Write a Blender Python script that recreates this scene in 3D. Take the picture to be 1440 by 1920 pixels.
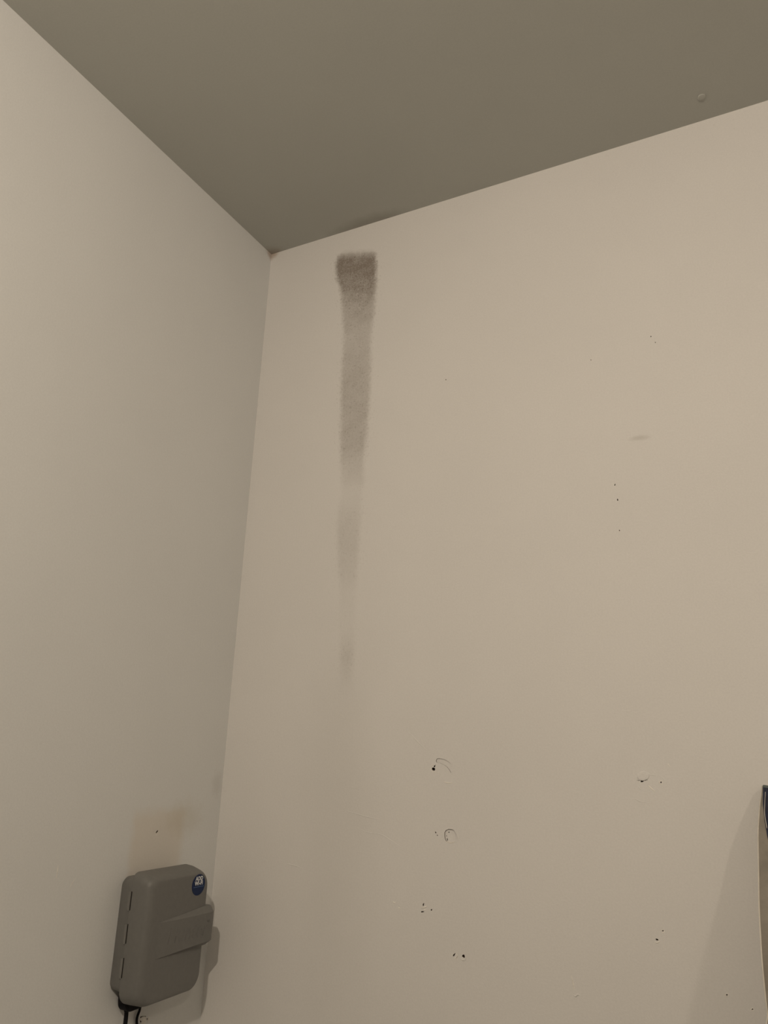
import bpy, bmesh, math, random
from mathutils import Matrix, Vector

# ------------------------------------------------------------------ scene, camera
for o in list(bpy.data.objects):
    bpy.data.objects.remove(o)
S = bpy.context.scene
COL = S.collection
H = 3.2                                   # ceiling height; wall_left is x=0, wall_back is y=0
CAMP = Vector((1.55038, -1.93176, H - 1.70625))
# rows: world axes seen in camera space (x right, y down, z forward)
MX = ((0.88534558, 0.46341558, 0.03753947),
      (-0.10231502, 0.27295858, -0.95656952),
      (-0.45353594, 0.84305375, 0.28907704))
F = 1442.0
cd = bpy.data.cameras.new('camera')
cam = bpy.data.objects.new('camera', cd)
COL.objects.link(cam)
cd.sensor_fit = 'VERTICAL'
cd.sensor_height = 24.0
cd.sensor_width = 18.0
cd.lens = 24.0 * F / 1920.0
cd.clip_start = 0.02
right = Vector(MX[0]); down = Vector(MX[1]); fwd = Vector(MX[2])
R3 = Matrix((right, -down, -fwd)).transposed()
cam.matrix_world = Matrix.Translation(CAMP) @ R3.to_4x4()
S.camera = cam

S.view_settings.view_transform = 'Standard'
S.view_settings.look = 'None'
S.view_settings.gamma = 1.0
S.view_settings.use_curve_mapping = False
S.view_settings.exposure = 0.0

wd = bpy.data.worlds.new('world')
S.world = wd
wd.use_nodes = True
wd.node_tree.nodes['Background'].inputs[0].default_value = (0.5, 0.55, 0.6, 1)
wd.node_tree.nodes['Background'].inputs[1].default_value = 0.0

WARM = (1.0, 0.86, 0.70)
LIGHT_A = (1.535, -2.62, H - 0.53)         # hanging bulb in front of the corner
LIGHT_B = (3.20, -3.20, H - 0.13)         # flush ceiling lamp further right
POWER_A = 87.0
POWER_B = 36.0


def point_light(name, loc, power, radius, parent=None):
    ld = bpy.data.lights.new(name, 'POINT')
    ld.energy = power
    ld.color = WARM
    ld.shadow_soft_size = radius
    o = bpy.data.objects.new(name, ld)
    COL.objects.link(o)
    o.location = loc
    return o


point_light('bulb_light', LIGHT_A, POWER_A, 0.022)
point_light('lamp_light', LIGHT_B, POWER_B, 0.05)


def hit(px, py, axis, val):
    """point of the room seen at a photo position, on the plane axis=val"""
    d = (right * (px - 720) + down * (py - 960) + fwd * F)
    s = (val - CAMP[axis]) / d[axis]
    return CAMP + d * s


# ------------------------------------------------------------------ helpers
def tag(o, label=None, cat=None, group=None, kind=None):
    if label: o['label'] = label
    if cat: o['category'] = cat
    if group: o['group'] = group
    if kind: o['kind'] = kind
    return o


def obj(name, bm, mat, parent=None, smooth=False):
    me = bpy.data.meshes.new(name)
    bmesh.ops.recalc_face_normals(bm, faces=bm.faces[:])
    if smooth:
        for f in bm.faces: f.smooth = True
        for e in bm.edges:
            if len(e.link_faces) == 2 and e.calc_face_angle(0.0) > math.radians(38): e.smooth = False
    bm.to_mesh(me)
    bm.free()
    for m in (mat if isinstance(mat, (list, tuple)) else [mat]):
        me.materials.append(m)
    o = bpy.data.objects.new(name, me)
    COL.objects.link(o)
    if parent:
        o.parent = parent
        o.matrix_parent_inverse = Matrix.Translation(-Vector(parent.location))
    return o


def empty(name, loc):
    o = bpy.data.objects.new(name, None)
    COL.objects.link(o)
    o.location = loc
    o.empty_display_size = 0.1
    return o


def add_box(bm, lo, hi):
    vs = [bm.verts.new((x, y, z)) for x in (lo[0], hi[0]) for y in (lo[1], hi[1]) for z in (lo[2], hi[2])]
    for f in ((0, 1, 3, 2), (4, 6, 7, 5), (0, 4, 5, 1), (2, 3, 7, 6), (0, 2, 6, 4), (1, 5, 7, 3)):
        bm.faces.new([vs[i] for i in f])


def loft(bm, rings, cap=True, closed=True):
    rows = [[bm.verts.new(p) for p in r] for r in rings]
    n = len(rows[0])
    for a, b in zip(rows[:-1], rows[1:]):
        for i in range(n if closed else n - 1):
            j = (i + 1) % n
            bm.faces.new((a[i], a[j], b[j], b[i]))
    if cap:
        bm.faces.new(rows[0])
        bm.faces.new(rows[-1])
    return rows


def tube(bm, pts, r, n=12, cap=True):
    pts = [Vector(p) for p in pts]
    rings = []
    up = Vector((0.3, 0.1, 1)).normalized()
    for i, p in enumerate(pts):
        t = (pts[min(i + 1, len(pts) - 1)] - pts[max(i - 1, 0)]).normalized()
        a = t.cross(up)
        if a.length < 1e-3: a = t.cross(Vector((1, 0, 0)))
        a.normalize()
        b = t.cross(a).normalized()
        rr = r[i] if isinstance(r, (list, tuple)) else r
        rings.append([p + (a * math.cos(k * math.tau / n) + b * math.sin(k * math.tau / n)) * rr for k in range(n)])
        up = -b.cross(t) if False else up
    loft(bm, rings, cap)


def spline(pts, sub=8):
    P = [Vector(p) for p in pts]
    P = [P[0] * 2 - P[1]] + P + [P[-1] * 2 - P[-2]]
    out = []
    for i in range(1, len(P) - 2):
        for k in range(sub):
            t = k / sub
            a, b, c, d = P[i - 1], P[i], P[i + 1], P[i + 2]
            out.append(0.5 * ((2 * b) + (c - a) * t + (2 * a - 5 * b + 4 * c - d) * t * t + (3 * b - 3 * c + d - a) * t ** 3))
    out.append(P[-2])
    return out


# ------------------------------------------------------------------ materials
class NT:
    def __init__(self, name):
        self.m = bpy.data.materials.new(name)
        self.m.use_nodes = True
        self.t = self.m.node_tree
        self.b = self.t.nodes['Principled BSDF']

    def n(self, kind, **kw):
        x = self.t.nodes.new(kind)
        for k, v in kw.items(): setattr(x, k, v)
        return x

    def l(self, a, b): self.t.links.new(a, b)

    def val(self, sock, v):
        if hasattr(v, 'is_output') or isinstance(v, bpy.types.NodeSocket): self.l(v, sock)
        else: sock.default_value = v

    def math(self, op, a, b=0.0, c=0.0, clamp=False):
        x = self.n('ShaderNodeMath', operation=op, use_clamp=clamp)
        self.val(x.inputs[0], a); self.val(x.inputs[1], b); self.val(x.inputs[2], c)
        return x.outputs[0]

    def smooth(self, v, lo, hi, a=0.0, b=1.0):
        x = self.n('ShaderNodeMapRange', interpolation_type='SMOOTHSTEP')
        self.val(x.inputs[0], v)
        self.val(x.inputs[1], lo); self.val(x.inputs[2], hi)
        self.val(x.inputs[3], a); self.val(x.inputs[4], b)
        return x.outputs[0]

    def noise(self, vec, scale, detail=4.0, rough=0.55, dist=0.0):
        x = self.n('ShaderNodeTexNoise')
        if vec is not None: self.l(vec, x.inputs['Vector'])
        x.inputs['Scale'].default_value = scale
        x.inputs['Detail'].default_value = detail
        x.inputs['Roughness'].default_value = rough
        x.inputs['Distortion'].default_value = dist
        return x.outputs[0]

    def mix(self, f, a, b, mode='MIX'):
        x = self.n('ShaderNodeMix', data_type='RGBA', blend_type=mode)
        self.val(x.inputs[0], f)
        self.val(x.inputs[6], a); self.val(x.inputs[7], b)
        return x.outputs[2]

    def curve(self, v, pts):
        """piecewise linear function through (in, out) pairs, values 0..1"""
        x = self.n('ShaderNodeFloatCurve')
        c = x.mapping.curves[0]
        while len(c.points) > 2: c.points.remove(c.points[-1])
        c.points[0].location = pts[0]
        c.points[1].location = pts[-1]
        for p in pts[1:-1]: c.points.new(*p)
        for p in c.points: p.handle_type = 'VECTOR'
        x.mapping.update()
        self.l(v, x.inputs['Value'])
        return x.outputs[0]

    def pos(self):
        g = self.n('ShaderNodeTexCoord')
        s = self.n('ShaderNodeSeparateXYZ')
        self.l(g.outputs['Object'], s.inputs[0])
        return g.outputs['Object'], s.outputs[0], s.outputs[1], s.outputs[2]

    def bump(self, h, strength=0.2, dist=0.001):
        x = self.n('ShaderNodeBump')
        x.inputs['Strength'].default_value = strength
        x.inputs['Distance'].default_value = dist
        self.val(x.inputs['Height'], h)
        self.l(x.outputs[0], self.b.inputs['Normal'])


def rgb(r, g, b): return (r, g, b, 1.0)


def plain(name, c, rough=0.6, spec=0.5, metal=0.0, noise=0.0, nscale=60, bump=0.0, bscale=200):
    t = NT(name)
    t.b.inputs['Roughness'].default_value = rough
    t.b.inputs['Specular IOR Level'].default_value = spec
    t.b.inputs['Metallic'].default_value = metal
    v, x, y, z = t.pos()
    k = t.noise(v, nscale, 3)
    f = t.smooth(k, 0.3, 0.7, 1.0 - noise, 1.0 + noise)
    mul = t.n('ShaderNodeVectorMath', operation='SCALE')
    mul.inputs[0].default_value = c
    t.l(f, mul.inputs[3])
    t.l(mul.outputs[0], t.b.inputs['Base Color'])
    if bump: t.bump(t.noise(v, bscale, 3), bump, 0.001)
    return t.m


PAINT = (0.715, 0.697, 0.676)
PAINT_LEFT = (0.695, 0.697, 0.688)


def roller(t, v):
    """fine orange peel of rolled emulsion with broad low undulations"""
    a = t.noise(v, 260, 3, 0.6)
    b = t.noise(v, 14, 3, 0.5)
    t.bump(t.math('ADD', t.math('MULTIPLY', a, 0.35), t.math('MULTIPLY', b, 1.2)), 0.25, 0.002)


def wall_tone(t, v, c):
    k = t.smooth(t.noise(v, 2.2, 3, 0.55), 0.25, 0.75, 0.985, 1.015)
    k2 = t.smooth(t.noise(v, 220, 2, 0.6), 0.2, 0.8, 0.975, 1.025)
    mul = t.n('ShaderNodeVectorMath', operation='SCALE')
    mul.inputs[0].default_value = c
    t.l(t.math('MULTIPLY', k, k2), mul.inputs[3])
    return mul.outputs[0]


def spot(t, a, b, ca, cb, ra, rb, soft=0.5, nz=None, amp=0.0):
    """soft elliptical stain mask in two wall coordinates"""
    da = t.math('DIVIDE', t.math('SUBTRACT', a, ca), ra)
    db = t.math('DIVIDE', t.math('SUBTRACT', b, cb), rb)
    d = t.math('SQRT', t.math('ADD', t.math('MULTIPLY', da, da), t.math('MULTIPLY', db, db)))
    if nz is not None: d = t.math('ADD', d, t.math('MULTIPLY', t.math('SUBTRACT', nz, 0.5), amp))
    return t.smooth(d, 1.0 - soft, 1.0 + soft, 1.0, 0.0)


def mat_back_wall():
    t = NT('painted_back_wall')
    t.b.inputs['Roughness'].default_value = 0.72
    t.b.inputs['Specular IOR Level'].default_value = 0.25
    v, x, y, z = t.pos()
    base = wall_tone(t, v, PAINT)
    # mould stain: left edge, right edge and strength as functions of the drop below the ceiling
    drop = t.math('SUBTRACT', H, z)
    sh = t.math('MULTIPLY', t.math('SUBTRACT', 1.0, t.math('DIVIDE', drop, 1.3), clamp=True), 0.27)
    sk = t.math('MULTIPLY', t.math('SUBTRACT', x, 0.37), sh)      # the head of the streak leans across
    wob = t.math('MULTIPLY', t.math('SUBTRACT', t.noise(v, 60, 3), 0.5), 0.012)
    u = t.math('DIVIDE', t.math('ADD', t.math('SUBTRACT', drop, sk), wob), 2.5)          # 0..1 over 2.5 m
    rows = [(0.094, .310, .434, 0.0), (0.108, .293, .440, .55), (0.128, .286, .443, .95), (0.155, .284, .445, 1.0),
            (0.200, .292, .447, .90), (0.235, .306, .448, .82), (0.265, .314, .447, .72), (0.32, .321, .445, .55),
            (0.37, .327, .442, .47), (0.42, .333, .438, .37), (0.47, .334, .438, .38), (0.56, .333, .444, .44),
            (0.66, .338, .443, .45), (0.75, .342, .441, .43), (0.82, .346, .436, .44), (0.842, .348, .434, .34),
            (0.875, .350, .433, .24), (0.93, .356, .438, .17), (0.965, .360, .434, .08), (1.00, .354, .430, .10),
            (1.055, .350, .432, .19), (1.10, .352, .430, .21), (1.18, .360, .430, .19), (1.24, .368, .428, .15),
            (1.29, .372, .428, .08), (1.37, .378, .430, .05), (1.42, .382, .430, .10), (1.47, .386, .430, .20),
            (1.51, .388, .430, .12), (1.56, .388, .436, .03), (1.62, .388, .436, 0.0)]
    L = t.curve(u, [(0, rows[0][1])] + [(r[0] / 2.5, r[1]) for r in rows] + [(1, rows[-1][1])])
    Rr = t.curve(u, [(0, rows[0][2])] + [(r[0] / 2.5, r[2]) for r in rows] + [(1, rows[-1][2])])
    I = t.curve(u, [(0, 0)] + [(r[0] / 2.5, r[3]) for r in rows] + [(1, 0)])
    ed = t.math('MULTIPLY', t.math('SUBTRACT', t.noise(v, 75, 5, 0.75), 0.5), 0.034)
    xe = t.math('ADD', x, ed)
    ml = t.smooth(t.math('SUBTRACT', xe, L), -0.012, 0.014)
    mr = t.smooth(t.math('SUBTRACT', Rr, xe), -0.012, 0.014)
    body = t.math('MULTIPLY', ml, mr)
    blotch = t.smooth(t.noise(v, 22, 5, 0.6, 0.6), 0.25, 0.75, 0.80, 1.12)
    grain = t.smooth(t.noise(v, 190, 3, 0.7), 0.30, 0.70, 0.80, 1.16)
    s = t.math('MULTIPLY', t.math('MULTIPLY', body, I), t.math('MULTIPLY', blotch, grain))
    # pale rubbed flecks inside the dark head
    fl = t.smooth(t.noise(v, 75, 4, 0.7, 1.2), 0.585, 0.66)
    band = spot(t, x, z, 0.375, H - 0.26, 0.075, 0.085, 0.6)
    s = t.math('MULTIPLY', s, t.math('SUBTRACT', 1.0, t.math('MULTIPLY', t.math('MULTIPLY', fl, band), 0.55)))
    # dark mould dots scattered through and just beside the streak
    hl = t.smooth(t.math('SUBTRACT', x, L), -0.045, 0.0)
    hr = t.smooth(t.math('SUBTRACT', Rr, x), -0.045, 0.0)
    dn = t.smooth(t.noise(v, 135, 2, 0.5), 0.60, 0.67)
    dots = t.math('MULTIPLY', t.math('MULTIPLY', t.math('MULTIPLY', hl, hr), dn), t.math('POWER', I, 0.6))
    s = t.math('ADD', s, t.math('MULTIPLY', dots, 0.34), clamp=True)
    c = t.mix(t.math('MULTIPLY', s, 0.78), base, rgb(0.128, 0.088, 0.055))
    # faint grey bloom far below the streak
    gl = spot(t, x, z, 0.40, H - 1.93, 0.10, 0.42, 0.8, t.noise(v, 9, 5, 0.65), 1.2)
    c = t.mix(t.math('MULTIPLY', gl, 0.07), c, rgb(0.20, 0.18, 0.13))
    # faint specks under the ceiling line
    top = t.smooth(t.math('SUBTRACT', H, z), 0.02, 0.16, 1.0, 0.0)
    sp = t.smooth(t.noise(v, 90, 3, 0.6), 0.66, 0.74)
    c = t.mix(t.math('MULTIPLY', t.math('MULTIPLY', sp, top), 0.18), c, rgb(0.15, 0.12, 0.08))
    # rust mark in the corner under the ceiling
    cs = spot(t, x, z, 0.0, H, 0.025, 0.02, 0.6, t.noise(v, 60, 3), 0.8)
    c = t.mix(t.math('MULTIPLY', cs, 0.5), c, rgb(0.30, 0.17, 0.08))
    # smudge at the right
    sm = spot(t, x, z, hit(1200, 821, 1, 0).x, hit(1200, 821, 1, 0).z, 0.022, 0.006, 0.7, t.noise(v, 80, 3), 0.8)
    c = t.mix(t.math('MULTIPLY', sm, 0.22), c, rgb(0.25, 0.22, 0.16))
    t.l(c, t.b.inputs['Base Color'])
    roller(t, v)
    return t.m


def mat_left_wall():
    t = NT('painted_left_wall')
    t.b.inputs['Roughness'].default_value = 0.72
    t.b.inputs['Specular IOR Level'].default_value = 0.25
    v, x, y, z = t.pos()
    c = wall_tone(t, v, PAINT_LEFT)
    # square of yellowed old paint above the controller
    p0 = hit(250, 1530, 0, 0); p1 = hit(345, 1530, 0, 0); p2 = hit(290, 1630, 0, 0)
    nz = t.math('MULTIPLY', t.math('SUBTRACT', t.noise(v, 30, 4), 0.5), 0.03)
    ye = t.math('ADD', y, nz); ze = t.math('ADD', z, nz)
    m = t.math('MULTIPLY', t.smooth(ye, p0.y - 0.012, p0.y + 0.02), t.smooth(ye, p1.y - 0.02, p1.y + 0.02, 1.0, 0.0))
    m = t.math('MULTIPLY', m, t.smooth(ze, p0.z - 0.015, p0.z + 0.03, 1.0, 0.0))
    m = t.math('MULTIPLY', m, t.smooth(ze, p2.z - 0.10, p2.z - 0.05))
    c = t.mix(t.math('MULTIPLY', m, 0.34), c, rgb(0.62, 0.51, 0.38))
    q = hit(345, 1535, 0, 0)
    m2 = spot(t, y, z, q.y, q.z, 0.06, 0.04, 0.7, t.noise(v, 40, 5, 0.7), 1.6)
    c = t.mix(t.math('MULTIPLY', m2, 0.20), c, rgb(0.45, 0.38, 0.24))
    # scuffs on the wall beside the controller
    q = hit(407, 1470, 0, 0)
    m3 = spot(t, y, z, q.y, q.z, 0.02, 0.03, 0.7, t.noise(v, 60, 4), 1.2)
    c = t.mix(t.math('MULTIPLY', m3, 0.15), c, rgb(0.30, 0.26, 0.22))
    cs = spot(t, y, z, 0.0, H, 0.025, 0.02, 0.6, t.noise(v, 60, 3), 0.8)
    c = t.mix(t.math('MULTIPLY', cs, 0.5), c, rgb(0.30, 0.17, 0.08))
    t.l(c, t.b.inputs['Base Color'])
    roller(t, v)
    return t.m


def mat_ceiling():
    t = NT('painted_ceiling')
    t.b.inputs['Roughness'].default_value = 0.85
    t.b.inputs['Specular IOR Level'].default_value = 0.2
    v, x, y, z = t.pos()
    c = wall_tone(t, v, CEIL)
    q = hit(692, 420, 1, 0)
    m = spot(t, x, y, q.x, 0.0, 0.12, 0.035, 0.6, t.noise(v, 30, 4), 0.7)
    c = t.mix(t.math('MULTIPLY', m, 0.30), c, rgb(0.13, 0.10, 0.07))
    cs = spot(t, x, y, 0.0, 0.0, 0.05, 0.035, 0.6, t.noise(v, 50, 3), 0.8)
    c = t.mix(t.math('MULTIPLY', cs, 0.35), c, rgb(0.22, 0.13, 0.07))
    t.l(c, t.b.inputs['Base Color'])
    roller(t, v)
    return t.m


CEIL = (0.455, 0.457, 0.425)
M_BACK = mat_back_wall()
M_LEFT = mat_left_wall()
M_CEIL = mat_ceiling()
M_SIDE = plain('painted_side_wall', (0.50, 0.485, 0.46), 0.7, 0.25, noise=0.02, nscale=3, bump=0.15)
M_FLOOR = plain('concrete_floor', (0.24, 0.23, 0.21), 0.65, 0.4, noise=0.15, nscale=4, bump=0.3, bscale=60)
M_PLASTER = plain('bare_plaster', (0.78, 0.75, 0.70), 0.9, 0.2, noise=0.08, nscale=150, bump=0.5)
M_CAVITY_SHADE = plain('cavity_shade', (0.10, 0.07, 0.05), 0.95, 0.1, noise=0.2)  # dark brown puts the shade inside the wall holes into the colour
M_CASE = plain('grey_plastic', (0.158, 0.155, 0.147), 0.48, 0.45, noise=0.03, nscale=90, bump=0.08, bscale=500)
M_CASE_DARK = plain('grey_plastic_hinge', (0.175, 0.172, 0.162), 0.5, 0.5, noise=0.03)
M_GAP_SHADE = plain('gap_shade', (0.02, 0.018, 0.015), 0.8, 0.2)
M_BLUE = plain('sticker_blue', (0.004, 0.016, 0.068), 0.5, 0.3, noise=0.05)
M_WHITE = plain('sticker_white', (0.80, 0.80, 0.80), 0.4, 0.5)
M_PALEBLUE = plain('sticker_pale_line', (0.12, 0.22, 0.40), 0.4, 0.5)
M_CABLE = plain('black_rubber', (0.004, 0.0035, 0.005), 0.7, 0.2)
M_TAUPE = plain('taupe_canvas', (0.26, 0.235, 0.20), 0.85, 0.2, noise=0.12, nscale=25, bump=0.5, bscale=300)
M_NAVY = plain('navy_fabric', (0.018, 0.022, 0.045), 0.6, 0.4, noise=0.25, nscale=40, bump=0.5, bscale=250)
M_PIPING = plain('pale_piping', (0.60, 0.56, 0.50), 0.6, 0.3, noise=0.05)
M_TEAL = plain('grey_green_binding', (0.13, 0.15, 0.14), 0.7, 0.3, noise=0.1)
M_STEEL = plain('steel', (0.45, 0.44, 0.42), 0.4, 0.5, metal=0.9)
M_LAMPBODY = plain('white_enamel', (0.75, 0.74, 0.72), 0.4, 0.5)


def lit_glass(name, c, strength):
    """clear bulb glass that lets its lamp's light through and glows a little itself"""
    t = NT(name)
    out = t.t.nodes['Material Output']
    tr = t.n('ShaderNodeBsdfTransparent')
    em = t.n('ShaderNodeEmission')
    em.inputs[0].default_value = rgb(*c)
    em.inputs[1].default_value = strength
    ad = t.n('ShaderNodeAddShader')
    t.l(tr.outputs[0], ad.inputs[0]); t.l(em.outputs[0], ad.inputs[1])
    t.l(ad.outputs[0], out.inputs['Surface'])
    return t.m


M_GLOW = lit_glass('lit_glass', WARM, 2.0)

# ------------------------------------------------------------------ room shell
RX, RY = 5.2, -5.6
T = 0.12


def ngon_outline(cx, cy, rx, ry, n, rnd, rot=0.0, jag=0.15):
    out = []
    for i in range(n):
        a = i * math.tau / n
        k = 1 + (rnd.random() - 0.5) * 2 * jag
        px, py = rx * k * math.cos(a), ry * k * math.sin(a)
        out.append((cx + px * math.cos(rot) - py * math.sin(rot), cy + px * math.sin(rot) + py * math.cos(rot)))
    return out


PXM = 0.00165        # metres per photo pixel near the lower back wall


def holed_wall(name, w, h, holes, mat, place, ax):
    """board 14 mm thick with real holes through it and a backing board; hole sides and backing coloured dark as shade; local (a, b, depth)"""
    cu = bpy.data.curves.new(name, 'CURVE')
    cu.dimensions = '2D'
    cu.fill_mode = 'BOTH'
    cu.extrude = 0.007
    for pts in [[(0, 0), (w, 0), (w, h), (0, h)]] + holes:
        sp = cu.splines.new('POLY')
        sp.points.add(len(pts) - 1)
        for q, p in zip(sp.points, pts): q.co = (p[0], p[1], 0, 1)
        sp.use_cyclic_u = True
    tmp = bpy.data.objects.new(name, cu)
    COL.objects.link(tmp)
    dg = bpy.context.evaluated_depsgraph_get()
    me = bpy.data.meshes.new_from_object(tmp.evaluated_get(dg))
    bpy.data.objects.remove(tmp)
    bm = bmesh.new()
    bm.from_mesh(me)
    bpy.data.meshes.remove(me)
    for v in bm.verts: v.co = place(v.co.x, v.co.y, 0.007 - v.co.z)
    bm.normal_update()
    bm.faces.ensure_lookup_table()
    n0 = len(bm.faces)
    for f in bm.faces: f.material_index = 0 if f.normal.length == 0 or abs(f.normal[ax]) > 0.5 else 1  # hole sides get the dark shade colour instead of paint
    a = Vector(place(0, 0, 0.0141)); b = Vector(place(w, h, T))
    lo = [min(a[i], b[i]) for i in range(3)]; hi = [max(a[i], b[i]) for i in range(3)]
    add_box(bm, lo, hi)
    bm.faces.ensure_lookup_table()
    for f in bm.faces[n0:]: f.material_index = 1
    o = obj(name, bm, [mat, M_CAVITY_SHADE])
    return tag(o, kind='structure')


rnd = random.Random(4)
# (photo x, photo y, half width px, half height px, tilt deg, jaggedness)
BACK_HOLES = [
    (813.2, 1442, 3.0, 3.6, 20, .2), (815, 1436.5, 1.2, 3.2, -25, .2),
    (817, 1561, 0.9, 1.7, 15, .2), (820, 1566, 0.8, 1.0, 0, .2),
    (794, 1696, 1.2, 3.2, -12, .25), (792, 1709.5, 3.4, 1.1, 6, .3), (809, 1706, 1.2, 1.6, 0, .2),
    (851.5, 1790, 1.5, 3.2, -40, .3), (869.3, 1792.5, 2.6, 3.6, 15, .25),
    (1204.5, 1464.8, 3.6, 1.8, 14, .3), (1198, 1463.5, 4.0, 0.45, -12, .2), (1211, 1463.0, 4.0, 0.45, 14, .2),
    (1239.5, 1467, 1.2, 1.3, 0, .2),
    (1232, 1761.7, 2.6, 1.5, -20, .2), (1243, 1745.3, 1.3, 1.2, 0, .2),
    (1363, 1865.3, 1.3, 1.2, 0, .2), (1411, 1892.2, 1.3, 1.2, 0, .2),
    (1153, 909, 0.9, 2.0, -20, .2), (1158, 937, 1.0, 2.0, 10, .2), (1161.5, 994.7, 1.1, 1.1, 0, .2),
    (1220.5, 631, 0.9, 1.1, 0, .1), (1228.7, 642, 0.7, 0.9, 0, .1), (1108, 675, 0.8, 0.8, 0, .1), (836, 712, 0.9, 0.9, 0, .1),
]


def px_outline(x, y, rx, ry, tilt, jag, axis, n=12):
    pts = ngon_outline(x, y, rx, ry, n, rnd, math.radians(-tilt), jag)
    out = []
    for p in pts:
        q = hit(p[0], p[1], axis, 0.0)
        out.append(q)
    return out


bh = [[(q.x, q.z) for q in px_outline(*h, 1)] for h in BACK_HOLES]
# shallow recesses: outline in photo positions, small holes through their floor, depth in metres
RECESS = [
    ([(833.5, 1561), (836, 1556.5), (841, 1554.5), (848, 1555), (852, 1558), (855, 1564), (857, 1571), (855, 1576), (851, 1579), (845, 1580), (838.5, 1579), (835, 1575), (833.5, 1568)],
     [(838, 1574, 0.9, 2.6, 5, .2), (840.5, 1560.5, 1.1, 1.2, 0, .2), (836.3, 1567.5, 0.7, 1.0, 0, .1)], 0.0040),
    ([(817.5, 1427), (819, 1422.5), (824, 1422), (831, 1423), (838, 1426), (844, 1431), (847.5, 1438), (848, 1447), (845.5, 1449), (842, 1443), (838, 1438), (832, 1434), (825, 1431), (819, 1430)],
     [], 0.0026),
]
bh += [[(hit(x, y, 1, 0).x, hit(x, y, 1, 0).z) for x, y in r[0]] for r in RECESS]
wall_back = holed_wall('wall_back', RX, H, bh, M_BACK, lambda a, b, d: (a, d, b), 1)
LEFT_HOLES = [(294.2, 1559.5, 1.0, 3.2, -38, .2), (268.0, 1906.5, 5.5, 1.3, 12, .35), (275.4, 1911, 1.2, 2.4, -25, .2),
              (263.6, 1915.5, 1.3, 1.8, 0, .3)]
lh = [[(-q.y, q.z) for q in px_outline(*h, 0)] for h in LEFT_HOLES]
wall_left = holed_wall('wall_left', -RY, H, lh, M_LEFT, lambda a, b, d: (-d, -a, b), 0)

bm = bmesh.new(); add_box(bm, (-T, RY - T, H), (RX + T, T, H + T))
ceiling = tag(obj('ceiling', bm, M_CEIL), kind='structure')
bm = bmesh.new(); add_box(bm, (-T, RY - T, -T), (RX + T, T, 0))
tag(obj('floor', bm, M_FLOOR), kind='structure')
bm = bmesh.new(); add_box(bm, (RX, RY, 0), (RX + T, 0, H))
tag(obj('wall_right', bm, M_SIDE), kind='structure')
bm = bmesh.new(); add_box(bm, (-T, RY - T, 0), (RX + T, RY, H))
tag(obj('wall_front', bm, M_SIDE), kind='structure')


# --- raised and torn plaster around the holes (parts of the walls)
def ridge(name, pxs, rad, axis, parent, mat, lift=0.3, sub=6):
    """low rounded ridge of plaster or paint running over a wall"""
    pts = []
    for p in pxs:
        q = hit(p[0], p[1], axis, 0.0)
        pts.append(q)
    pts = spline(pts, sub)
    n = len(pts)
    rr = [rad * (0.25 + 0.75 * math.sin(math.pi * (i + 0.3) / (n - 0.4))) for i in range(n)]
    bm = bmesh.new()
    tube(bm, pts, rr, 8)
    for v in bm.verts:                    # flatten towards the wall
        v.co[axis] *= lift
    return obj(name, bm, mat, parent, True)


def pad(name, x, y, rx, ry, tilt, thick, axis, parent, mat, jag=0.12, dome=0.5, n=22):
    """thin uneven pad of filler with a soft edge"""
    sgn = -1 if axis == 1 else 1
    outer = px_outline(x, y, rx, ry, tilt, jag, axis, n)
    c = hit(x, y, axis, 0.0)
    bm = bmesh.new()
    rings = []
    for k, hgt in ((1.0, 0.0), (0.93, 0.7), (0.75, 1.0), (0.35, 1.0 * dome + 0.5)):
        ring = []
        for q in outer:
            p = c + (q - c) * k
            p[axis] = sgn * thick * hgt * (1 if k == 1 else 0.8 + 0.4 * rnd.random())
            ring.append(p)
        rings.append(ring)
    loft(bm, rings)
    return obj(name, bm, mat, parent, True)




def recess_floor(outline, inner, depth, parent):
    """plaster floor of a shallow recess in the back wall"""
    cu = bpy.data.curves.new('recess_floor', 'CURVE')
    cu.dimensions = '2D'
    cu.fill_mode = 'BOTH'
    cx = sum(p[0] for p in outline) / len(outline); cy = sum(p[1] for p in outline) / len(outline)
    big = [(cx + (p[0] - cx) * 1.06, cy + (p[1] - cy) * 1.06) for p in outline]
    loops = [[hit(x, y, 1, 0) for x, y in big]] + [px_outline(*h, 1) for h in inner]
    for pts in loops:
        sp = cu.splines.new('POLY')
        sp.points.add(len(pts) - 1)
        for q, p in zip(sp.points, pts): q.co = (p.x, p.z, 0, 1)
        sp.use_cyclic_u = True
    tmp = bpy.data.objects.new('recess_floor', cu)
    COL.objects.link(tmp)
    me = bpy.data.meshes.new_from_object(tmp.evaluated_get(bpy.context.evaluated_depsgraph_get()))
    bpy.data.objects.remove(tmp)
    bm = bmesh.new(); bm.from_mesh(me); bpy.data.meshes.remove(me)
    zs = [v.co.y for v in bm.verts]
    for v in bm.verts:
        k = (v.co.y - min(zs)) / (max(zs) - min(zs))
        v.co = (v.co.x, depth * (0.55 + 0.45 * k), v.co.y)
    ext = bmesh.ops.extrude_face_region(bm, geom=bm.faces[:])
    for g in ext['geom']:
        if isinstance(g, bmesh.types.BMVert): g.co.y += 0.002
    return obj('recess_floor', bm, M_BACK, parent)


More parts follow.
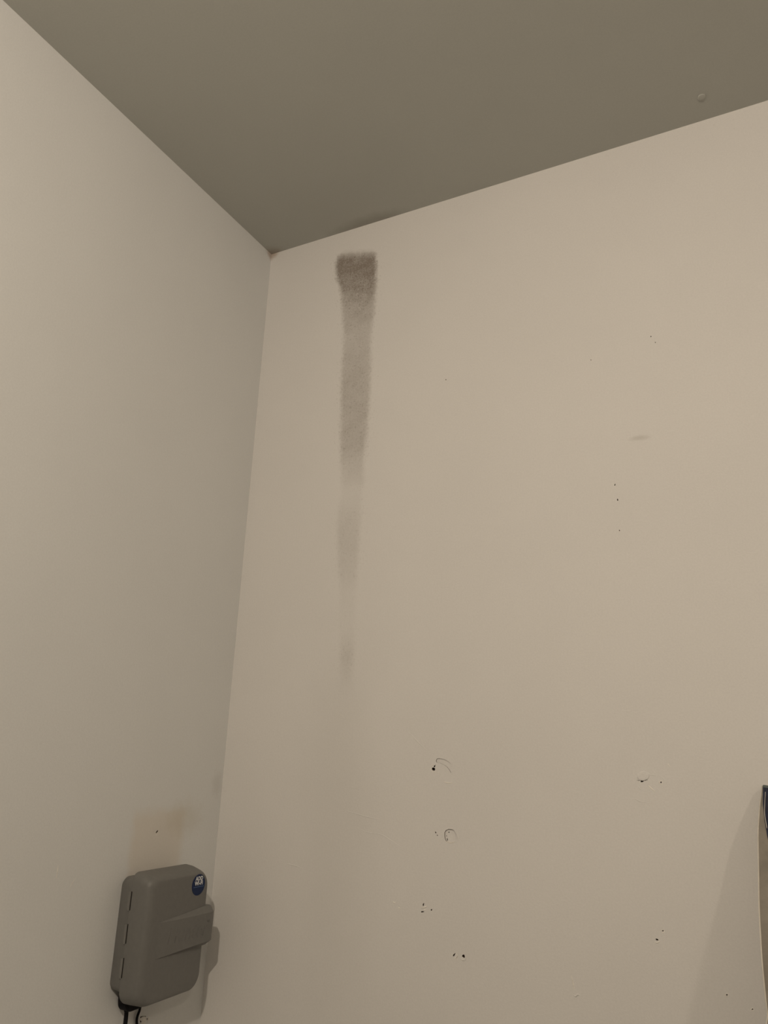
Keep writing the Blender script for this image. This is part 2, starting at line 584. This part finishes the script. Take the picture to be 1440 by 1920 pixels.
for outline, inner, depth in RECESS: recess_floor(outline, inner, depth, wall_back)
ridge('filler_edge', [(833, 1466), (840, 1468), (848, 1467)], 0.0015, 1, wall_back, M_PLASTER, 0.7)
ridge('filler_edge', [(855.5, 1562), (858, 1569), (858, 1577)], 0.0012, 1, wall_back, M_BACK, 0.8)
ridge('filler_edge', [(836, 1578), (845, 1580), (853, 1578)], 0.0015, 1, wall_back, M_PLASTER, 0.9)
pad('filler_patch', 1206, 1455, 12, 9, 8, 0.0016, 1, wall_back, M_BACK, 0.04)
ridge('filler_edge', [(1237, 1455), (1244, 1460), (1246, 1468), (1243, 1476)], 0.0010, 1, wall_back, M_BACK, 0.6)
ridge('filler_edge', [(1196, 1472), (1200, 1479), (1208, 1482)], 0.0010, 1, wall_back, M_BACK, 0.6)
ridge('filler_edge', [(1252, 1432), (1256, 1438)], 0.0012, 1, wall_back, M_PLASTER, 0.5)
ridge('filler_edge', [(1216, 1473), (1222, 1479), (1228, 1484)], 0.0016, 1, wall_back, M_PLASTER, 0.6)
ridge('filler_edge', [(1214, 1452), (1224, 1453), (1233, 1455)], 0.0012, 1, wall_back, M_BACK, 0.7)
ridge('scratch', [(1187, 1497), (1193, 1499), (1201, 1503), (1212, 1504)], 0.0012, 1, wall_back, M_BACK, 1.0)
ridge('scratch', [(764, 1371), (776, 1383), (790, 1398), (800, 1406)], 0.0015, 1, wall_back, M_BACK, 0.8)
ridge('scratch', [(650, 1520), (662, 1524), (690, 1532), (712, 1536)], 0.0012, 1, wall_back, M_BACK, 0.7)
ridge('scratch', [(670, 1551), (688, 1560), (715, 1565), (735, 1577), (752, 1588)], 0.0011, 1, wall_back, M_BACK, 0.8)
ridge('scratch', [(537, 1619), (552, 1623), (568, 1628)], 0.0015, 1, wall_back, M_BACK, 0.8)
ridge('scratch', [(1071, 1829), (1075, 1845), (1077, 1858)], 0.0014, 1, wall_back, M_PLASTER, 0.5)
ridge('chip', [(1075, 1865), (1079, 1868), (1083, 1865), (1087, 1866)], 0.0018, 1, wall_back, M_BACK, 1.2)
ridge('chip', [(737, 1690), (739, 1693), (742, 1691)], 0.0015, 1, wall_back, M_PLASTER, 0.9)
ridge('chip', [(747, 1701), (750, 1704)], 0.0015, 1, wall_back, M_PLASTER, 0.9)
ridge('chip', [(789, 1702), (797, 1701), (800, 1699)], 0.0018, 1, wall_back, M_PLASTER, 0.9)
ridge('chip', [(794, 1706), (799, 1706)], 0.0014, 1, wall_back, M_PLASTER, 0.8)
ridge('scratch', [(109, 1622), (107.5, 1635), (105, 1647)], 0.0012, 0, wall_left, M_PLASTER, 0.5)
ridge('scratch', [(142, 1646), (136, 1655), (131, 1664)], 0.0010, 0, wall_left, M_PLASTER, 0.4)


def torn_rim(x, y, rx, ry, axis, parent, rad=0.0009, a0=0.0, a1=math.tau, mat=None):
    pts = []
    n = 12
    for i in range(n + 1):
        a = a0 + (a1 - a0) * i / n
        k = 1 + (rnd.random() - 0.5) * 0.18
        pts.append((x + rx * k * math.cos(a), y + ry * k * math.sin(a)))
    return ridge('hole_rim', pts, rad, axis, parent, mat or M_PLASTER, 0.8, 2)


torn_rim(813.5, 1441, 5, 7.5, 1, wall_back)
torn_rim(869, 1794, 5.4, 6.2, 1, wall_back, 0.0018, -0.3, 3.4, M_BACK)
torn_rim(853, 1792, 4.5, 4.5, 1, wall_back, 0.0014, -1.2, 2.0)
torn_rim(1239.5, 1467.5, 3.2, 3.2, 1, wall_back, 0.0010)
torn_rim(1232, 1764, 4.2, 3.6, 1, wall_back, 0.0014, 0.0, 3.1)
torn_rim(1363, 1866, 2.8, 2.8, 1, wall_back, 0.0009)
torn_rim(1411, 1893, 2.6, 2.6, 1, wall_back, 0.0009)
torn_rim(1243, 1746, 2.6, 2.6, 1, wall_back, 0.0009)
torn_rim(293.5, 1561, 2.2, 4.5, 0, wall_left, 0.0007, 0.3, 2.8)

# popped nail head in the ceiling
q = hit(1315.5, 181.5, 2, H)
bm = bmesh.new()
rings = []
for k, dz in ((1.0, 0.0), (0.97, 0.0020), (0.82, 0.0027), (0.5, 0.0029), (0.2, 0.0029)):
    rings.append([(q.x + 0.0105 * k * math.cos(a * math.tau / 20), q.y + 0.0105 * k * math.sin(a * math.tau / 20), H - dz) for a in range(20)])
loft(bm, rings)
obj('popped_nail_head', bm, M_CEIL, ceiling, True)


# ------------------------------------------------------------------ irrigation controller on the left wall
def Z(v): return H + v                    # heights below are measured from the ceiling


def rrect(x, y0, y1, z0, z1, r, n=7):
    """rounded rectangle ring in the plane x; r = radii bottom-left, bottom-right, top-right, top-left"""
    if not isinstance(r, (list, tuple)): r = [r] * 4
    out = []
    cs = [(y0 + r[0], z0 + r[0], 180, r[0]), (y1 - r[1], z0 + r[1], 270, r[1]),
          (y1 - r[2], z1 - r[2], 0, r[2]), (y0 + r[3], z1 - r[3], 90, r[3])]
    for cy, cz, a0, rr in cs:
        for i in range(n + 1):
            a = math.radians(a0 + 90 * i / n)
            out.append((x, cy + rr * math.cos(a), Z(cz + rr * math.sin(a))))
    return out


ctrl = empty('irrigation_controller', (0, -0.25, Z(-2.30)))
tag(ctrl, 'grey plastic irrigation controller box with round blue sticker mounted on the left wall', 'controller')

bm = bmesh.new()
rb = [.014, .016, .024, .018]
loft(bm, [rrect(0.0005, -0.3570, -0.158, -2.296, -2.052, rb),
          rrect(0.006, -0.3595, -0.155, -2.299, -2.048, rb),
          rrect(0.0405, -0.3630, -0.152, -2.301, -2.045, rb)])
obj('base', bm, M_CASE, ctrl, True)

bm = bmesh.new()
rr = [.036, .034, .034, .020]
loft(bm, [rrect(0.0400, -0.3625, -0.147, -2.325, -2.037, rr),
          rrect(0.0410, -0.3650, -0.144, -2.328, -2.034, rr),
          rrect(0.0600, -0.3645, -0.143, -2.328, -2.0360, rr),
          rrect(0.0850, -0.3610, -0.1435, -2.3275, -2.0430, rr),
          rrect(0.0905, -0.3595, -0.1440, -2.3270, -2.0450, rr),
          rrect(0.0950, -0.3550, -0.1450, -2.3255, -2.0475, rr),
          rrect(0.0980, -0.3500, -0.1460, -2.3235, -2.0500, rr),
          rrect(0.0994, -0.3470, -0.1472, -2.3220, -2.0515, rr),
          rrect(0.1000, -0.3440, -0.1490, -2.3200, -2.0535, rr),
          rrect(0.1000, -0.3400, -0.1540, -2.3150, -2.0585, rr)])
lid = obj('lid', bm, M_CASE, ctrl, True)

# black cable gland under the base
g0 = hit(229, 1884, 0, 0.03); g1 = hit(263, 1890, 0, 0.03)
bm = bmesh.new()
loft(bm, [rrect(x, g0.y + q, g1.y - q, g1.z - H + 0.004 + q, -2.296, [.022, .010, .002, .002]) for x, q in ((0.012, .003), (0.016, 0), (0.040, 0), (0.044, .003))])
obj('cable_gland', bm, M_CABLE, ctrl, True)

# hinges along the left seam
for zt, zb in ((-2.0775, -2.1195), (-2.150, -2.1925), (-2.2235, -2.2665)):
    bm = bmesh.new()
    pts = [(0.0395, -0.3650, Z(zt)), (0.0395, -0.3650, Z(zb))]
    tube(bm, pts, 0.0030, 10)
    add_box(bm, (0.034, -0.3660, Z(zb + 0.002)), (0.0400, -0.3615, Z(zt - 0.002)))
    hg = obj('hinge', bm, M_CASE_DARK, ctrl)
    bm = bmesh.new()
    add_box(bm, (0.0430, -0.36580, Z(zb + 0.001)), (0.0450, -0.3635, Z(zt + 0.001)))  # solid near-black strip, its colour stands in for the shade of a slot
    obj('hinge_slot_shade', bm, M_GAP_SHADE, hg)

# latch band: flares out of the lid towards the far side and wraps round its edge
sections = []
for y, p, zb0, zb1, zt1, zt0 in ((-0.318, 0.0002, -2.2275, -2.2265, -2.1475, -2.1465),
                                 (-0.300, 0.0022, -2.2275, -2.2255, -2.1478, -2.1450),
                                 (-0.230, 0.0095, -2.2275, -2.2205, -2.1480, -2.1390),
                                 (-0.165, 0.0160, -2.2270, -2.2160, -2.1470, -2.1330),
                                 (-0.139, 0.0185, -2.2260, -2.2145, -2.1465, -2.1310),
                                 (-0.1315, 0.0165, -2.2240, -2.2140, -2.1460, -2.1320)):
    sections.append([(0.094, y, Z(zb0)), (0.1 + p * 0.15, y, Z(zb0)), (0.1 + p, y, Z(zb1)),
                     (0.1 + p, y, Z(zt1)), (0.1 + p * 0.15, y, Z(zt0)), (0.094, y, Z(zt0))])
bm = bmesh.new()
loft(bm, sections)
# return of the band along the far side
rings = []
for x, y, zb, zt in ((0.1160, -0.1320, -2.2135, -2.1465), (0.104, -0.1260, -2.2160, -2.1380), (0.082, -0.1255, -2.2180, -2.1340), (0.050, -0.1270, -2.2200, -2.1340)):
    rings.append([(x, y, Z(zb)), (x, y, Z(zt)), (x, -0.1435, Z(zt + 0.001)), (x, -0.1435, Z(zb - 0.001))])
loft(bm, rings)
latch = obj('latch', bm, M_CASE, ctrl)
bv = latch.modifiers.new('bevel', 'BEVEL')
bv.width = 0.0012
bv.segments = 2
bv.limit_method = 'ANGLE'
bv.angle_limit = math.radians(25)


def text_mesh(name, body, size, loc, mat, parent, extrude=0.0006, shear=0.0, offset=0.0, tilt=0.0, spacing=1.0, sx=1.0):
    """lettering standing on a face that looks along +x; reads towards +y"""
    cu = bpy.data.curves.new(name, 'FONT')
    cu.body = body
    cu.size = size
    cu.extrude = extrude
    cu.shear = shear
    cu.offset = offset
    cu.space_character = spacing
    cu.align_x = 'CENTER'
    cu.align_y = 'CENTER'
    tmp = bpy.data.objects.new(name, cu)
    COL.objects.link(tmp)
    dg = bpy.context.evaluated_depsgraph_get()
    me = bpy.data.meshes.new_from_object(tmp.evaluated_get(dg))
    bpy.data.objects.remove(tmp)
    bm = bmesh.new()
    bm.from_mesh(me)
    bpy.data.meshes.remove(me)
    ct, st = math.cos(tilt), math.sin(tilt)
    for v in bm.verts:
        a, b, c = v.co.x * sx, v.co.y, v.co.z
        # tilt turns the reading direction out of the wall plane
        v.co = (loc[0] + a * st + c, loc[1] + a * ct, loc[2] + b)
    bmesh.ops.remove_doubles(bm, verts=bm.verts[:], dist=1e-6)
    return obj(name, bm, mat, parent)


tl = math.atan2(0.0158, 0.153)
text_mesh('embossed_lettering', 'Hunter', 0.050, (0.1108, -0.219, Z(-2.1840)), M_CASE, latch, 0.0005, 0.22, 0.0006, tl, 1.0, 0.92)
text_mesh('embossed_lettering', '\u00ae', 0.010, (0.1176, -0.1515, Z(-2.166)), M_CASE, latch, 0.0008, 0, 0.0, tl)

# round sticker
SY, SZ = -0.1842, -2.0778
bm = bmesh.new()
rings = []
for k, x in ((1.0, 0.1000), (1.0, 0.1004), (0.985, 0.1006)):
    rings.append([(x, SY + 0.0256 * k * math.cos(a * math.tau / 48), Z(SZ + 0.0256 * k * math.sin(a * math.tau / 48))) for a in range(48)])
loft(bm, rings)
stk = obj('sticker', bm, M_BLUE, lid)
stk['label'] = 'round blue sticker reading ADD WI-FI'
text_mesh('sticker_lettering', 'ADD', 0.0136, (0.1008, SY + 0.0008, Z(SZ + 0.0148)), M_WHITE, stk, 0.0001, 0, 0.0004, 0, 1.04, 0.95)
text_mesh('sticker_lettering', 'WI-FI', 0.0136, (0.1008, SY, Z(SZ + 0.0036)), M_WHITE, stk, 0.0001, 0, 0.0004, 0, 1.04, 0.95)
bm = bmesh.new()
add_box(bm, (0.1006, SY - 0.019, Z(SZ - 0.0052)), (0.1008, SY + 0.021, Z(SZ - 0.0045)))
obj('sticker_line', bm, M_PALEBLUE, stk)

# ------------------------------------------------------------------ cables under the controller
bm = bmesh.new()
c0 = hit(236.2, 1893, 0, 0.020); c1 = hit(235.8, 1912, 0, 0.016)
pts = [(0.024, c0.y + 0.002, Z(-2.315)), c0 + Vector((0, 0, 0.012)), c0, c1, (0.013, c1.y, c1.z - 0.15), (0.012, c1.y, 0.6), (0.012, c1.y, 0.01)]
pp_ = spline(pts, 6)
tube(bm, pp_, [0.0105 if i < 8 else 0.0052 for i in range(len(pp_))], 14)
cab = obj('power_cable', bm, M_CABLE, None, True)
tag(cab, 'thick black cable running straight down from the left underside of the grey controller', 'cable')

bm = bmesh.new()
a = hit(263.5, 1880, 0, 0.006); b = hit(262, 1893, 0, 0.006); c = hit(258.5, 1903, 0, 0.006); d = hit(256.5, 1912, 0, 0.006)
e = hit(257.5, 1925, 0, 0.005); f = hit(264, 1940, 0, 0.005)
g = Vector((0.005, f.y + 0.01, f.z - 0.2))
pts = [(0.02, -0.262, Z(-2.285)), a, b, c, d, e, f, g, (0.005, g.y, 0.02)]
tube(bm, spline(pts, 6), 0.0032, 10)
cab2 = obj('sensor_wire', bm, M_CABLE, None, True)
tag(cab2, 'thin black wire bending beside broken plaster below the grey controller', 'wire')

# broken plaster beside the wire, part of the left wall
ridge('broken_plaster', [(262, 1911), (268, 1910), (272, 1913), (272, 1918)], 0.0060, 0, wall_left, M_PLASTER, 0.5)
ridge('broken_plaster', [(265, 1919), (269, 1916), (272, 1921)], 0.0050, 0, wall_left, M_PLASTER, 0.5)
ridge('broken_plaster', [(277.5, 1906), (279, 1911), (276.5, 1917)], 0.0025, 0, wall_left, M_PLASTER, 0.7)


# ------------------------------------------------------------------ bag hanging on the back wall at the right edge
EDGE = [(1428, 1474, .030), (1424.5, 1505, .070), (1422, 1535, .104), (1420.6, 1565, .122), (1421, 1600, .144), (1421.6, 1640, .170),
        (1422, 1680, .196), (1423.3, 1720, .222), (1425, 1750, .244), (1428, 1800, .276), (1431.5, 1840, .288), (1435, 1875, .292), (1438.6, 1903, .292),
        (1435.5, 1925, .30), (1434, 1960, .305), (1434, 2050, .31), (1438, 2160, .29)]
ridge_pts = [hit(x, y, 1, -e) for x, y, e in EDGE]
bag = empty('hanging_bag', (1.46, 0, ridge_pts[-1].z))
tag(bag, 'taupe canvas bag with navy panel and pale piped edge hanging on the back wall', 'bag')
W = 0.34
NU = 22


def bag_ring(p, e, top=0.0, over=0.0, u0=0.0, u1=1.0, nu=NU, drop=0.0):
    """front of the bag from the piped edge across to the far side"""
    out = []
    for i in range(nu + 1):
        u = u0 + (u1 - u0) * i / nu
        bulge = math.sin(math.pi * min(u, 1.0)) ** 0.7 * (0.03 + 0.10 * e)
        wav = 0.004 * math.sin(u * 17 + p.z * 9)
        out.append(Vector((p.x + W * u, p.y - bulge - wav * (1 if u > 0.02 else 0) - over, p.z - drop * u)))
    return out


rings = []
for p, (x, y, e) in zip(ridge_pts, EDGE):
    front = bag_ring(p, e, drop=0.03)
    ring = [Vector((p.x + 0.012, -0.001, p.z))] + front + [Vector((p.x + W - 0.01, -0.001, p.z - 0.03))]
    rings.append(ring)
bm = bmesh.new()
loft(bm, rings)
obj('body', bm, M_TAUPE, bag, True)
bm = bmesh.new()
tube(bm, spline([p + Vector((0.0008, -0.001, 0)) for p in ridge_pts], 4), 0.0013, 8)
obj('piping', bm, M_PIPING, bag, True)
# navy panel lying on the upper front
rings = []
for k, (p, (x, y, e)) in enumerate(zip(ridge_pts[:12], EDGE[:12])):
    u0 = (0.008, 0.018, 0.034, 0.052, 0.08, 0.15, 0.21, 0.28, 0.35, 0.45, 0.55, 0.65)[k]
    fr = bag_ring(p, e, over=0.003, u0=u0, u1=0.97, drop=0.03)
    rings.append(fr + [q + Vector((0, 0.0026, 0)) for q in reversed(fr)])
bm = bmesh.new()
loft(bm, rings)
obj('navy_panel', bm, M_NAVY, bag, True)
bm = bmesh.new()
tube(bm, [q + Vector((0, -0.002, 0.0)) for q in bag_ring(ridge_pts[0], .03, u0=0.012, drop=0.03)], 0.0035, 8)
obj('top_binding', bm, M_TEAL, bag, True)
bm = bmesh.new()
tube(bm, spline([ridge_pts[1] + Vector((0.013, -0.011, 0.022)), ridge_pts[1] + Vector((0.010, -0.011, 0.0)),
                 ridge_pts[2] + Vector((0.013, -0.012, 0.006)), ridge_pts[3] + Vector((0.020, -0.012, 0.0))], 5), 0.0006, 6)
obj('seam_thread', bm, M_PIPING, bag, True)
tp = ridge_pts[0]
bm = bmesh.new()
tube(bm, spline([(tp.x + 0.12, -0.012, tp.z - 0.02), (tp.x + 0.14, -0.012, tp.z + 0.05), (tp.x + 0.17, -0.012, tp.z + 0.085),
                 (tp.x + 0.20, -0.012, tp.z + 0.05), (tp.x + 0.22, -0.012, tp.z - 0.03)], 6), 0.006, 8)
obj('loop', bm, M_TAUPE, bag, True)
bm = bmesh.new()
tube(bm, spline([(tp.x + 0.17, 0.0, tp.z + 0.072), (tp.x + 0.17, -0.03, tp.z + 0.074), (tp.x + 0.17, -0.036, tp.z + 0.090)], 5), 0.0035, 10)
hook = obj('wall_hook', bm, M_STEEL, None, True)
tag(hook, 'small steel hook in the back wall holding the taupe bag', 'hook')

# ------------------------------------------------------------------ lamps (above and behind the viewpoint)
A = Vector(LIGHT_A)
pend = empty('pendant_lamp', (A.x, A.y, H))
tag(pend, 'bare bulb pendant hanging from the ceiling in front of the corner', 'lamp')
bm = bmesh.new(); tube(bm, [(A.x, A.y, H), (A.x, A.y, H - 0.02), (A.x, A.y, H - 0.03)], [0.05, 0.05, 0.02], 24)
obj('ceiling_rose', bm, M_LAMPBODY, pend, True)
bm = bmesh.new(); tube(bm, [(A.x, A.y, H - 0.02), (A.x, A.y, A.z + 0.10)], 0.0035, 8)
obj('cord', bm, M_CABLE, pend, True)
bm = bmesh.new(); tube(bm, [(A.x, A.y, A.z + 0.115), (A.x, A.y, A.z + 0.10), (A.x, A.y, A.z + 0.055)], [0.008, 0.018, 0.02], 20)
obj('socket', bm, M_LAMPBODY, pend, True)

B = Vector(LIGHT_B)
cl = empty('ceiling_lamp', (B.x, B.y, H))
tag(cl, 'flush ceiling lamp with exposed round bulb right of the viewpoint', 'lamp')
bm = bmesh.new(); tube(bm, [(B.x, B.y, H), (B.x, B.y, H - 0.018), (B.x, B.y, H - 0.024)], [0.09, 0.09, 0.06], 28)
obj('base_plate', bm, M_LAMPBODY, cl, True)
bm = bmesh.new(); tube(bm, [(B.x, B.y, H - 0.02), (B.x, B.y, H - 0.07)], 0.02, 20)
obj('socket', bm, M_LAMPBODY, cl, True)

for P, root, top in ((A, pend, 0.06), (B, cl, 0.07)):
    bm = bmesh.new()
    prof = [(0.014, top), (0.015, top * 0.75), (0.026, 0.025), (0.032, 0.005), (0.031, -0.012), (0.022, -0.026), (0.004, -0.032)]
    loft(bm, [[(P.x + r * math.cos(k * math.tau / 24), P.y + r * math.sin(k * math.tau / 24), P.z + dz) for k in range(24)] for r, dz in prof])
    obj('bulb', bm, M_GLOW, root, True)
